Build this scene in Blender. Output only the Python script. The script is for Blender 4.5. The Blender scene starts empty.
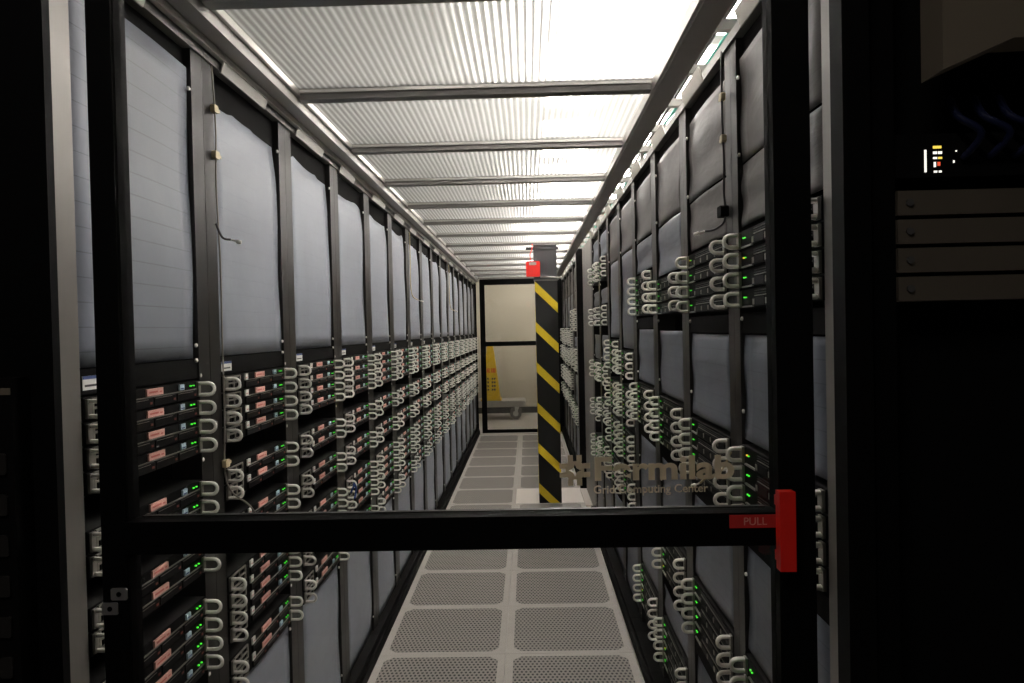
import bpy, math, random
from mathutils import Vector, Matrix

random.seed(7)
sc = bpy.context.scene
COL = sc.collection
PI = math.pi

# ------------------------------------------------------------------ camera
H = 1.607
yaw, pitch, roll = -0.0220, -0.0166, -0.0217
fw = Vector((math.sin(yaw) * math.cos(pitch), math.cos(yaw) * math.cos(pitch), math.sin(pitch)))
r0 = Vector((math.cos(yaw), -math.sin(yaw), 0))
u0 = r0.cross(fw)
rt = math.cos(roll) * r0 + math.sin(roll) * u0
up = -math.sin(roll) * r0 + math.cos(roll) * u0
cam_data = bpy.data.cameras.new('camera')
cam_data.sensor_width = 36.0
cam_data.lens = 711.8 / 1024 * 36.0
cam_data.clip_start = 0.02
cam_data.clip_end = 100
cam = bpy.data.objects.new('camera', cam_data)
M = Matrix((rt, up, -fw)).transposed().to_4x4()
M.translation = (0, 0, H)
cam.matrix_world = M
COL.objects.link(cam)
sc.camera = cam

# ------------------------------------------------------------------ world, exposure
world = bpy.data.worlds.new('hall_air')
sc.world = world
world.use_nodes = True
bg = world.node_tree.nodes['Background']
bg.inputs[0].default_value = (1.0, 0.93, 0.84, 1)
bg.inputs[1].default_value = 0.006
sc.view_settings.view_transform = 'Standard'
sc.view_settings.look = 'None'
sc.view_settings.gamma = 1
sc.view_settings.use_curve_mapping = False
sc.view_settings.exposure = 0.45
FIXTURE_STRENGTH = 34.0
sc.cycles.max_bounces = 10
sc.cycles.transparent_max_bounces = 16
sc.cycles.transmission_bounces = 8
sc.cycles.use_denoising = True

# ------------------------------------------------------------------ materials
def srgb(r, g, b):
    f = lambda c: (c / 255 / 12.92) if c <= 10 else ((c / 255 + 0.055) / 1.055) ** 2.4
    return (f(r), f(g), f(b), 1)

def mat(name, col, rough=0.5, metal=0.0, noise=0.0, nscale=30, bump=0.0, spec=0.5, emit=None, estr=0):
    m = bpy.data.materials.new(name)
    m.use_nodes = True
    nt = m.node_tree
    b = nt.nodes['Principled BSDF']
    b.inputs['Base Color'].default_value = col
    b.inputs['Roughness'].default_value = rough
    b.inputs['Metallic'].default_value = metal
    b.inputs['Specular IOR Level'].default_value = spec
    if emit:
        b.inputs['Emission Color'].default_value = emit
        b.inputs['Emission Strength'].default_value = estr
    if noise or bump:
        tc = nt.nodes.new('ShaderNodeTexCoord')
        nz = nt.nodes.new('ShaderNodeTexNoise')
        nz.inputs['Scale'].default_value = nscale
        nz.inputs['Detail'].default_value = 4
        nt.links.new(tc.outputs['Object'], nz.inputs['Vector'])
        if noise:
            mx = nt.nodes.new('ShaderNodeMix')
            mx.data_type = 'RGBA'
            mx.inputs[6].default_value = [c * (1 - noise) for c in col[:3]] + [1]
            mx.inputs[7].default_value = [min(1, c * (1 + noise)) for c in col[:3]] + [1]
            nt.links.new(nz.outputs['Fac'], mx.inputs[0])
            nt.links.new(mx.outputs[2], b.inputs['Base Color'])
        if bump:
            bp = nt.nodes.new('ShaderNodeBump')
            bp.inputs['Strength'].default_value = bump
            bp.inputs['Distance'].default_value = 0.002
            nt.links.new(nz.outputs['Fac'], bp.inputs['Height'])
            nt.links.new(bp.outputs['Normal'], b.inputs['Normal'])
    return m

class NT:
    """small helper for maths node chains"""
    def __init__(s, m):
        s.nt = m.node_tree
    def n(s, t):
        return s.nt.nodes.new(t)
    def m(s, op, a, b=None, c=None):
        nd = s.n('ShaderNodeMath')
        nd.operation = op
        for i, v in enumerate((a, b, c)):
            if v is None:
                continue
            if hasattr(v, 'links'):
                s.nt.links.new(v, nd.inputs[i])
            else:
                nd.inputs[i].default_value = v
        return nd.outputs[0]
    def xyz(s):
        tc = s.n('ShaderNodeTexCoord')
        sp = s.n('ShaderNodeSeparateXYZ')
        s.nt.links.new(tc.outputs['Object'], sp.inputs[0])
        return sp.outputs
    def mix(s, fac, a, b):
        mx = s.n('ShaderNodeMix')
        mx.data_type = 'RGBA'
        for i, v in ((0, fac), (6, a), (7, b)):
            if hasattr(v, 'links'):
                s.nt.links.new(v, mx.inputs[i])
            else:
                mx.inputs[i].default_value = v
        return mx.outputs[2]

def panel_material(name, col, pitch=0.0465, depth=0.75, spec=0.4):
    """plastic blanking sheet scored every rack unit"""
    m = mat(name, col, rough=0.42, spec=spec)
    t = NT(m)
    x, y, z = t.xyz()
    fr = t.m('FRACT', t.m('DIVIDE', z, pitch))
    line = t.m('LESS_THAN', fr, 0.05)
    nz = t.n('ShaderNodeTexNoise')
    nz.inputs['Scale'].default_value = 5
    nz.inputs['Detail'].default_value = 3
    c1 = t.mix(nz.outputs['Fac'], [c * 0.9 for c in col[:3]] + [1], [c * 1.1 for c in col[:3]] + [1])
    c2 = t.mix(line, c1, [c * depth for c in col[:3]] + [1])
    b = m.node_tree.nodes['Principled BSDF']
    t.nt.links.new(c2, b.inputs['Base Color'])
    bp = t.n('ShaderNodeBump')
    bp.inputs['Strength'].default_value = 0.35
    bp.inputs['Distance'].default_value = 0.004
    h = t.m('ADD', t.m('MULTIPLY', line, -0.5), t.m('MULTIPLY', nz.outputs['Fac'], 1.5))
    t.nt.links.new(h, bp.inputs['Height'])
    t.nt.links.new(bp.outputs['Normal'], b.inputs['Normal'])
    return m

def tile_material():
    col = srgb(178, 172, 165)
    m = mat('perforated_steel', col, rough=0.55)
    t = NT(m)
    x, y, z = t.xyz()
    ax, ay = t.m('ABSOLUTE', x), t.m('ABSOLUTE', y)
    inside = t.m('MULTIPLY', t.m('LESS_THAN', ax, 0.278), t.m('LESS_THAN', ay, 0.275))
    inside = t.m('MULTIPLY', inside, t.m('LESS_THAN', t.m('ADD', ax, ay), 0.515))
    px, py = 0.0205, 0.026
    row = t.m('FLOOR', t.m('DIVIDE', y, py))
    odd = t.m('MULTIPLY', t.m('FLOORED_MODULO', row, 2.0), 0.5)
    fx = t.m('FRACT', t.m('ADD', t.m('DIVIDE', x, px), odd))
    fy = t.m('FRACT', t.m('DIVIDE', y, py))
    dx = t.m('DIVIDE', t.m('SUBTRACT', fx, 0.5), 0.28)
    dy = t.m('DIVIDE', t.m('SUBTRACT', fy, 0.5), 0.34)
    r = t.m('ADD', t.m('POWER', t.m('ABSOLUTE', dx), 2.0), t.m('POWER', t.m('ABSOLUTE', dy), 2.0))
    hole = t.m('MULTIPLY', t.m('LESS_THAN', r, 1.0), inside)
    nz = t.n('ShaderNodeTexNoise')
    nz.inputs['Scale'].default_value = 9
    base = t.mix(nz.outputs['Fac'], [c * 0.9 for c in col[:3]] + [1], [c * 1.08 for c in col[:3]] + [1])
    face = t.mix(inside, base, srgb(142, 137, 130))
    c2 = t.mix(hole, face, srgb(30, 29, 28))
    b = m.node_tree.nodes['Principled BSDF']
    t.nt.links.new(c2, b.inputs['Base Color'])
    bp = t.n('ShaderNodeBump')
    bp.inputs['Strength'].default_value = 0.6
    bp.inputs['Distance'].default_value = 0.003
    t.nt.links.new(t.m('MULTIPLY', hole, -1.0), bp.inputs['Height'])
    t.nt.links.new(bp.outputs['Normal'], b.inputs['Normal'])
    return m

def polycarbonate():
    """ribbed twin-wall sheet: partly clear, partly diffusing, with gloss"""
    m = bpy.data.materials.new('ribbed_polycarbonate')
    m.use_nodes = True
    nt = m.node_tree
    nt.nodes.remove(nt.nodes['Principled BSDF'])
    t = NT(m)
    x, y, z = t.xyz()
    ph = t.m('MULTIPLY', x, 2 * PI / 0.0215)
    s = t.m('SINE', ph)
    rib = t.m('MULTIPLY_ADD', s, 0.5, 0.5)
    edge = t.m('POWER', rib, 3.0)
    bp = t.n('ShaderNodeBump')
    bp.inputs['Strength'].default_value = 0.9
    bp.inputs['Distance'].default_value = 0.003
    nt.links.new(rib, bp.inputs['Height'])
    tl = t.n('ShaderNodeBsdfTranslucent')
    tl.inputs[0].default_value = (0.86, 0.855, 0.85, 1)
    df = t.n('ShaderNodeBsdfDiffuse')
    df.inputs[0].default_value = (0.7, 0.7, 0.68, 1)
    rf = t.n('ShaderNodeBsdfRefraction')
    rf.inputs['IOR'].default_value = 1.45
    rf.inputs['Roughness'].default_value = 0.40
    rf.inputs[0].default_value = (0.9, 0.9, 0.89, 1)
    tr = t.n('ShaderNodeBsdfTransparent')
    tr.inputs[0].default_value = (0.9, 0.9, 0.89, 1)
    gl = t.n('ShaderNodeBsdfGlossy')
    gl.inputs['Roughness'].default_value = 0.18
    for nd in (gl, tl, rf):
        nt.links.new(bp.outputs['Normal'], nd.inputs['Normal'])
    def ms(f, a, b):
        q = t.n('ShaderNodeMixShader')
        if hasattr(f, 'links'):
            nt.links.new(f, q.inputs[0])
        else:
            q.inputs[0].default_value = f
        nt.links.new(a, q.inputs[1])
        nt.links.new(b, q.inputs[2])
        return q.outputs[0]
    a = ms(t.m('MULTIPLY_ADD', edge, 0.18, 0.10), tr.outputs[0], tl.outputs[0])
    a = ms(t.m('MULTIPLY_ADD', rib, 0.2, 0.25), a, rf.outputs[0])
    a = ms(0.06, a, df.outputs[0])
    a = ms(0.10, a, gl.outputs[0])
    out = nt.nodes['Material Output']
    nt.links.new(a, out.inputs['Surface'])
    return m

def glass(name, tint=(0.93, 0.93, 0.92, 1), refl=0.05):
    m = bpy.data.materials.new(name)
    m.use_nodes = True
    nt = m.node_tree
    nt.nodes.remove(nt.nodes['Principled BSDF'])
    tr = nt.nodes.new('ShaderNodeBsdfTransparent')
    tr.inputs[0].default_value = tint
    gl = nt.nodes.new('ShaderNodeBsdfGlossy')
    gl.inputs['Roughness'].default_value = 0.01
    gl.inputs[0].default_value = (1, 1, 1, 1)
    fr = nt.nodes.new('ShaderNodeFresnel')
    fr.inputs['IOR'].default_value = 1.4
    mx = nt.nodes.new('ShaderNodeMixShader')
    nt.links.new(fr.outputs[0], mx.inputs[0])
    nt.links.new(tr.outputs[0], mx.inputs[1])
    nt.links.new(gl.outputs[0], mx.inputs[2])
    nt.links.new(mx.outputs[0], nt.nodes['Material Output'].inputs['Surface'])
    return m

def emitter(name, col, strength):
    m = bpy.data.materials.new(name)
    m.use_nodes = True
    b = m.node_tree.nodes['Principled BSDF']
    b.inputs['Base Color'].default_value = (0.02, 0.02, 0.02, 1)
    b.inputs['Emission Color'].default_value = col
    b.inputs['Emission Strength'].default_value = strength
    return m

def decal():
    m = bpy.data.materials.new('tan_vinyl')
    m.use_nodes = True
    nt = m.node_tree
    nt.nodes.remove(nt.nodes['Principled BSDF'])
    d = nt.nodes.new('ShaderNodeBsdfDiffuse')
    l = nt.nodes.new('ShaderNodeBsdfTranslucent')
    d.inputs[0].default_value = srgb(196, 184, 164)
    l.inputs[0].default_value = srgb(226, 216, 198)
    mx = nt.nodes.new('ShaderNodeMixShader')
    mx.inputs[0].default_value = 0.85
    nt.links.new(d.outputs[0], mx.inputs[1])
    nt.links.new(l.outputs[0], mx.inputs[2])
    nt.links.new(mx.outputs[0], nt.nodes['Material Output'].inputs['Surface'])
    return m

MT = dict(
    post=mat('painted_post_steel', srgb(36, 34, 32), 0.38, 0.0, noise=0.12, nscale=14, spec=0.32),
    jamb=mat('bare_post_steel', srgb(120, 116, 110), 0.4, 0.3, noise=0.1, nscale=12),
    black=mat('black_paint', srgb(13, 12, 12), 0.7, noise=0.15, nscale=20, spec=0.06),
    frame=mat('black_anodised_frame', srgb(8, 8, 8), 0.6, noise=0.1, nscale=20, spec=0.06),
    shell=mat('rack_interior_black', srgb(10, 10, 10), 0.8, noise=0.2, nscale=10, spec=0.08),
    panel=panel_material('grey_blue_sheet', srgb(136, 141, 151)),
    panel_pale=panel_material('grey_blue_sheet_worn', srgb(146, 151, 161), depth=0.92),
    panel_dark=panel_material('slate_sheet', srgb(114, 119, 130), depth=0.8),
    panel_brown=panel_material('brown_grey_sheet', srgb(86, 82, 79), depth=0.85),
    beam=mat('grey_beam_paint', srgb(128, 125, 121), 0.4, 0.2, noise=0.12, nscale=8),
    trim_paint=mat('pale_grey_beam_paint', srgb(176, 172, 167), 0.4, 0.1, noise=0.1, nscale=8),
    bright=mat('bare_aluminium', srgb(205, 203, 198), 0.28, 0.85, noise=0.05, nscale=40),
    poly=polycarbonate(),
    tile=tile_material(),
    white_tile=mat('white_laminate_tile', srgb(232, 224, 216), 0.4, noise=0.03, nscale=6),
    chassis=mat('server_black_steel', srgb(15, 14, 14), 0.6, 0.0, noise=0.15, nscale=40, spec=0.12),
    cover=mat('server_cover_steel', srgb(40, 39, 38), 0.45, 0.5, noise=0.1, nscale=30),
    bay=mat('drive_bay_black', srgb(12, 11, 12), 0.5, spec=0.15, noise=0.2, nscale=60),
    latch=mat('maroon_latch', srgb(120, 52, 42), 0.45, noise=0.1),
    chrome=mat('brushed_handle_metal', srgb(250, 246, 238), 0.26, 0.0, noise=0.06, nscale=50),
    chrome_r=mat('satin_handle_metal', srgb(248, 243, 234), 0.30, 0.0, noise=0.08, nscale=50),
    bracket=mat('zinc_bracket', srgb(150, 146, 138), 0.4, 0.6, noise=0.12, nscale=60),
    pink=mat('pink_sticker', srgb(228, 172, 160), 0.6, noise=0.08, nscale=200),
    pink_ink=mat('red_sticker_print', srgb(196, 104, 96), 0.6, noise=0.1),
    white=mat('white_card', srgb(232, 230, 224), 0.6, noise=0.04, nscale=80),
    ink=mat('blue_print', srgb(60, 78, 130), 0.6, noise=0.1),
    ice=mat('pale_blue_sticker', srgb(190, 214, 228), 0.5, noise=0.05),
    green=emitter('green_status_light', (0.08, 1.0, 0.05, 1), 0.8),
    amber=emitter('amber_status_light', (1.0, 0.6, 0.05, 1), 0.8),
    yellow=mat('yellow_hazard_tape', srgb(226, 196, 36), 0.5, noise=0.06, nscale=30),
    red=mat('red_plastic', srgb(232, 34, 22), 0.45, noise=0.06, nscale=30),
    pull=mat('red_pull_sign', srgb(190, 42, 38), 0.5, noise=0.05),
    pull_ink=mat('worn_sign_lettering', srgb(214, 148, 134), 0.6, noise=0.1),
    column=mat('column_paint', srgb(58, 58, 60), 0.55, noise=0.1, nscale=10),
    wrap=mat('black_hazard_wrap', srgb(16, 16, 17), 0.45, noise=0.1, nscale=15),
    wall=mat('beige_wall_paint', srgb(196, 187, 168), 0.8, noise=0.04, nscale=3, bump=0.1),
    hall=mat('hall_ceiling_tile', srgb(205, 212, 200), 0.9, noise=0.03, nscale=4),
    floor=mat('floor_laminate', srgb(200, 193, 184), 0.45, noise=0.04, nscale=5),
    skirt=mat('dark_baseboard', srgb(70, 68, 66), 0.6, noise=0.1),
    filler=mat('grey_filler_board', srgb(150, 146, 140), 0.5, noise=0.06, nscale=6),
    caution=mat('safety_yellow_plastic', srgb(238, 196, 20), 0.45, noise=0.04),
    cart=mat('cart_grey_plastic', srgb(176, 172, 166), 0.55, noise=0.06, nscale=20),
    rubber=mat('grey_rubber', srgb(120, 116, 112), 0.7, noise=0.1),
    cable_grey=mat('grey_cable_jacket', srgb(150, 144, 134), 0.5, noise=0.1),
    cable_dark=mat('dark_cable_jacket', srgb(52, 50, 52), 0.5, noise=0.1),
    cyan=mat('teal_cable_jacket', srgb(40, 150, 132), 0.5, noise=0.1),
    blue=mat('blue_cable_jacket', srgb(40, 72, 140), 0.5, noise=0.1),
    clip=mat('ivory_clip_plastic', srgb(214, 198, 160), 0.5, noise=0.08),
    beige=mat('beige_equipment_paint', srgb(104, 94, 80), 0.6, noise=0.08, nscale=12),
    beige_dark=mat('dull_unit_paint', srgb(80, 72, 61), 0.6, noise=0.08, nscale=12),
    blue_dark=mat('dark_blue_cable_jacket', srgb(16, 22, 52), 0.6, noise=0.1, spec=0.2),
    vinyl=decal(),
    pane=glass('clear_door_glass'),
    lamp=emitter('fluorescent_diffuser', (1.0, 0.945, 0.91, 1), FIXTURE_STRENGTH),
    housing=mat('white_lamp_housing', srgb(220, 220, 216), 0.5, noise=0.03),
)

# ------------------------------------------------------------------ mesh helpers
class MB:
    def __init__(s):
        s.v, s.f, s.mi, s.sm, s.mats = [], [], [], [], []
    def _m(s, m):
        if m not in s.mats:
            s.mats.append(m)
        return s.mats.index(m)
    def box(s, x0, x1, y0, y1, z0, z1, m):
        k = s._m(m); b = len(s.v)
        s.v += [(x0, y0, z0), (x1, y0, z0), (x1, y1, z0), (x0, y1, z0), (x0, y0, z1), (x1, y0, z1), (x1, y1, z1), (x0, y1, z1)]
        for q in ((0, 3, 2, 1), (4, 5, 6, 7), (0, 1, 5, 4), (1, 2, 6, 5), (2, 3, 7, 6), (3, 0, 4, 7)):
            s.f.append([b + i for i in q]); s.mi.append(k); s.sm.append(False)
        return s
    def cbox(s, x0, x1, y0, y1, z0, z1, m, c=0.002):
        """box with chamfered vertical (along x) profile edges: octagonal in y-z"""
        pr = [(y0 + c, z0), (y1 - c, z0), (y1, z0 + c), (y1, z1 - c), (y1 - c, z1), (y0 + c, z1), (y0, z1 - c), (y0, z0 + c)]
        k = s._m(m); b = len(s.v); n = 8
        s.v += [(x0, y, z) for y, z in pr] + [(x1, y, z) for y, z in pr]
        for i in range(n):
            j = (i + 1) % n
            s.f.append([b + i, b + j, b + n + j, b + n + i]); s.mi.append(k); s.sm.append(False)
        s.f.append([b + i for i in range(n)][::-1]); s.mi.append(k); s.sm.append(False)
        s.f.append([b + n + i for i in range(n)]); s.mi.append(k); s.sm.append(False)
        return s
    def tube(s, path, r, m, n=8, ry=None, caps=True):
        k = s._m(m); b = len(s.v)
        P = [Vector(p) for p in path]
        prev = None
        for i, p in enumerate(P):
            t = (P[min(i + 1, len(P) - 1)] - P[max(i - 1, 0)]).normalized()
            if prev is None:
                a = Vector((0, 0, 1)) if abs(t.z) < 0.9 else Vector((0, 1, 0))
                a = (a - t * a.dot(t)).normalized()
            else:
                a = (prev - t * prev.dot(t)).normalized()
            prev = a
            c = t.cross(a)
            rr = r[i] if isinstance(r, (list, tuple)) else r
            for j in range(n):
                w = 2 * PI * j / n
                s.v.append(tuple(p + a * (rr * math.cos(w)) + c * ((ry or rr) * math.sin(w))))
        for i in range(len(P) - 1):
            for j in range(n):
                j2 = (j + 1) % n
                s.f.append([b + i * n + j, b + i * n + j2, b + (i + 1) * n + j2, b + (i + 1) * n + j]); s.mi.append(k); s.sm.append(True)
        if caps:
            s.f.append([b + j for j in range(n)][::-1]); s.mi.append(k); s.sm.append(False)
            e = b + (len(P) - 1) * n
            s.f.append([e + j for j in range(n)]); s.mi.append(k); s.sm.append(False)
        return s
    def prism(s, pts, axis, a0, a1, m):
        """polygon in the two other axes extruded along axis"""
        k = s._m(m); b = len(s.v); n = len(pts)
        def P(u, w, a):
            return {'x': (a, u, w), 'y': (u, a, w), 'z': (u, w, a)}[axis]
        s.v += [P(u, w, a0) for u, w in pts] + [P(u, w, a1) for u, w in pts]
        for i in range(n):
            j = (i + 1) % n
            s.f.append([b + i, b + j, b + n + j, b + n + i]); s.mi.append(k); s.sm.append(False)
        s.f.append([b + i for i in range(n)][::-1]); s.mi.append(k); s.sm.append(False)
        s.f.append([b + n + i for i in range(n)]); s.mi.append(k); s.sm.append(False)
        return s
    def sheet(s, fn, nu, nv, th, m):
        """thick sheet x=fn(u,v)->(x,y,z); thickness th along -x"""
        k = s._m(m); b = len(s.v)
        for lay in (0, 1):
            for i in range(nu + 1):
                for j in range(nv + 1):
                    x, y, z = fn(i / nu, j / nv)
                    s.v.append((x - lay * th, y, z))
        N = (nu + 1) * (nv + 1)
        def I(l, i, j):
            return b + l * N + i * (nv + 1) + j
        for i in range(nu):
            for j in range(nv):
                s.f.append([I(0, i, j), I(0, i + 1, j), I(0, i + 1, j + 1), I(0, i, j + 1)]); s.mi.append(k); s.sm.append(True)
                s.f.append([I(1, i, j), I(1, i, j + 1), I(1, i + 1, j + 1), I(1, i + 1, j)]); s.mi.append(k); s.sm.append(True)
        for i in range(nu):
            for j in (0, nv):
                q = [I(0, i, j), I(1, i, j), I(1, i + 1, j), I(0, i + 1, j)]
                s.f.append(q if j == 0 else q[::-1]); s.mi.append(k); s.sm.append(False)
        for j in range(nv):
            for i in (0, nu):
                q = [I(0, i, j), I(0, i, j + 1), I(1, i, j + 1), I(1, i, j)]
                s.f.append(q if i == 0 else q[::-1]); s.mi.append(k); s.sm.append(False)
        return s
    def mesh(s, name):
        me = bpy.data.meshes.new(name)
        me.from_pydata(s.v, [], s.f)
        for m in s.mats:
            me.materials.append(MT[m])
        me.polygons.foreach_set('material_index', s.mi)
        me.polygons.foreach_set('use_smooth', s.sm)
        me.update()
        return me

def put(name, me, parent=None, loc=(0, 0, 0), rz=0.0):
    if isinstance(me, MB):
        me = me.mesh(name)
    o = bpy.data.objects.new(name, me)
    COL.objects.link(o)
    o.location = loc
    o.rotation_euler = (0, 0, rz)
    if parent:
        o.parent = parent
    return o

def tag(o, label, cat, group=None, kind=None):
    o['label'] = label
    o['category'] = cat
    if group:
        o['group'] = group
    if kind:
        o['kind'] = kind
    return o

def thing(name, label, cat, loc=(0, 0, 0), rz=0.0, group=None):
    o = bpy.data.objects.new(name, None)
    o.empty_display_size = 0.05
    COL.objects.link(o)
    o.location = loc
    o.rotation_euler = (0, 0, rz)
    return tag(o, label, cat, group)

def struct(name, mb, label=None, cat=None):
    o = put(name, mb)
    o['kind'] = 'structure'
    if label:
        o['label'] = label
        o['category'] = cat
    return o

ORD = ['first', 'second', 'third', 'fourth', 'fifth', 'sixth', 'seventh', 'eighth', 'ninth', 'tenth', 'eleventh', 'twelfth',
       'thirteenth', 'fourteenth', 'fifteenth', 'sixteenth', 'seventeenth', 'eighteenth', 'nineteenth', 'twentieth']

# ------------------------------------------------------------------ dimensions
XL = -0.815          # left rack faces
XR = 0.560           # right rack faces
XF = 0.550           # racks past the pillar
TOPZ = 2.345
CEIL = 2.400
LY0, LP, LN = 1.190, 0.6169, 16
Y_END = 11.06
RW = 0.592

# ------------------------------------------------------------------ setting
struct('floor', MB().box(-4.5, 4.5, -1.5, 14.2, -0.08, -0.02, 'floor')
       .box(-4.5, 4.5, 11.02, 14.2, -0.02, 0.0, 'floor').box(-4.5, 4.5, -1.5, 1.05, -0.02, 0.0, 'skirt'),
       'pale laminate floor beyond the far glass door', 'floor')
struct('wall_back', MB().box(-4.5, 4.5, 13.72, 13.86, 0.0, 4.1, 'wall'), 'beige wall beyond the far glass door', 'wall')
struct('baseboard_back', MB().box(-4.5, 4.5, 13.70, 13.72, 0.0, 0.115, 'skirt'), 'dark baseboard along the beige far wall', 'baseboard')
struct('ceiling', MB().box(-4.5, 4.5, -1.5, 14.2, 4.0, 4.08, 'hall'), 'pale hall ceiling above the cable tray', 'ceiling')

# hall ceiling lights above the ribbed panels, plus added unseen fill lamps
def fixture(x, y, hw, label):
    t = thing('ceiling_light', label, 'ceiling light', (x, y, 3.35), 0, 'hall ceiling lights')
    put('housing', MB().prism([(-hw - 0.02, 0.0), (hw + 0.02, 0.0), (hw * 0.6, 0.09), (-hw * 0.6, 0.09)], 'y', -0.62, 0.62, 'housing'), t)
    put('diffuser', MB().box(-hw, hw, -0.60, 0.60, -0.012, 0.0, 'lamp'), t)
    for yy in (-0.45, 0.45):
        put('hanger_rod', MB().tube([(0, yy, 0.09), (0, yy, 0.65)], 0.006, 'beam', 6), t)
for i in range(2):
    fixture(0.18 + 0.42 * i, 2.55, 0.15, 'lit fluorescent fixture above the near ceiling panels, %s from the left' % ORD[i])
for i in range(4):
    fixture(0.40, 5.0 + 1.6 * i, 0.22, 'lit fluorescent fixture straight above the aisle ceiling, %s along it' % ORD[i])
fixture(-0.6, -0.6, 0.045, 'added unseen slim fixture brightening the near side of the glass door')  # unseen lamp added behind the camera to brighten the red handle and sign
fixture(0.3, 12.5, 0.07, 'added slim fixture brightening the wall and cone beyond the far glass door')  # lamp added to lift the far wall and the yellow cone
for i in range(6):
    fixture(1.20, 2.3 + 1.40 * i, 0.20, 'lit fluorescent fixture glowing at right of the ribbed panels, %s from the door' % ORD[i])
for i in range(6):
    fixture(1.85, 2.3 + 1.40 * i, 0.26, 'added unseen fixture above the right-hand racks lighting the left row, %s from the door' % ORD[i])  # row added out of view to throw light on the left racks

# translucent ceiling of the aisle
CX0, CX1 = -0.73, 0.42
bars = [1.66 + 0.70 * i for i in range(14)]
panel_edges = [1.19] + bars + [Y_END]
for i in range(len(panel_edges) - 1):
    a, b = panel_edges[i] + 0.022, panel_edges[i + 1] - 0.022
    o = put('ceiling_panel', MB().box(CX0 - 0.02, CX1 + 0.02, -(b - a) / 2, (b - a) / 2, 0, 0.006, 'poly'), None, (0, (a + b) / 2, CEIL + 0.012))
    tag(o, 'translucent ribbed ceiling panel over the aisle, %s from the door' % ORD[i], 'ceiling panel', 'translucent aisle ceiling panels')
n = 0
for y in bars:
    n += 1
    struct('trim_%d' % n, MB().box(CX0 - 0.005, CX1 + 0.005, y - 0.022, y + 0.022, CEIL - 0.022, CEIL + 0.026, 'beam')
           .box(CX0, CX1, y - 0.030, y - 0.022, CEIL - 0.002, CEIL + 0.008, 'bright'), 'grey crossbar between ceiling panels, %s from the door' % ORD[n - 1], 'ceiling bar')
lb = MB().box(XL - 0.06, CX0 - 0.012, 1.19, Y_END, TOPZ + 0.012, CEIL + 0.02, 'trim_paint').box(CX0 - 0.012, CX0, 1.19, Y_END, CEIL - 0.012, CEIL + 0.008, 'bright')
lb.box(CX0 - 0.075, CX0 - 0.06, 1.19, Y_END, CEIL - 0.063, CEIL - 0.043, 'bright')
struct('trim_left', lb, 'long grey beam along left edge of the ribbed ceiling', 'ceiling beam')
rb = MB().box(CX1 + 0.010, CX1 + 0.080, 1.19, Y_END, CEIL - 0.035, CEIL + 0.03, 'trim_paint').box(CX1, CX1 + 0.010, 1.19, Y_END, CEIL - 0.03, CEIL + 0.008, 'bright')
struct('trim_right', rb, 'long grey beam along right edge of the ribbed ceiling', 'ceiling beam')

# floor tiles
TY0, TP = 3.5025, 0.61
XS = -0.142
def tile_mesh(w):
    return MB().prism([(-w / 2, -0.3035), (w / 2, -0.3035), (w / 2, 0.3035), (-w / 2, 0.3035)], 'z', -0.03, 0.0, 'tile').mesh('perforated_floor_tile')
tmL, tmR = tile_mesh(0.626), tile_mesh(0.632)
white_row = 5
rows = list(range(-4, 13))
for k in rows:
    y = TY0 + TP * k + TP / 2
    if y > Y_END - 0.2:
        continue
    for side, x in (('left', XS - 0.3145), ('right', XS + 0.3175)):
        word = ORD[k + 4]
        if side == 'right' and k == white_row:
            o = put('white_floor_tile', MB().box(-0.316, 0.316, -0.3035, 0.3035, -0.03, 0.0, 'white_tile'), None, (x, y, 0))
            tag(o, 'solid white floor tile around the foot of the striped pillar', 'floor tile')
            continue
        o = put('perforated_floor_tile', tmL if side == 'left' else tmR, None, (x, y, 0))
        tag(o, 'perforated grey floor tile in the %s column, %s row from the door' % (side, word), 'floor tile', 'perforated aisle floor tiles')
o = put('white_floor_tile', MB().box(-0.03, 0.03, -0.36, 0.36, -0.03, 0.0, 'white_tile'), None, (XS + 0.668, 6.81, 0))
tag(o, 'narrow strip of white floor tile beside the grey filler board', 'floor tile')

# ------------------------------------------------------------------ servers
def handle_path(prot, h, n=7):
    pts = [(-0.002, 0, h)]
    rr = h
    cx = prot - rr
    pts.append((cx * 0.5, 0, h)); 
    for i in range(n + 1):
        w = PI / 2 - PI * i / n
        pts.append((cx + rr * math.cos(w), 0, h * math.sin(w)))
    pts.append((cx * 0.5, 0, -h)); pts.append((-0.002, 0, -h))
    return pts

W = 0.486
U = 0.0446
_cache = {}
def thin_handle(y):
    m = MB()
    p = [(a, y, c + U / 2) for a, b, c in handle_path(0.042, 0.0140)]
    m.tube(p, 0.0044, 'chrome', 8)
    m.cbox(0.0, 0.005, y - 0.007, y + 0.007, 0.004, U - 0.004, 'bracket', 0.001)
    return m
def thick_handle(y):
    m = MB()
    p = [(a, y, c + 0.024) for a, b, c in handle_path(0.041, 0.0155)]
    m.tube(p, 0.0055, 'chrome_r', 8, ry=0.0075)
    m.cbox(0.0, 0.006, y - 0.010, y + 0.010, 0.003, 0.045, 'bracket', 0.001)
    return m

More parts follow.
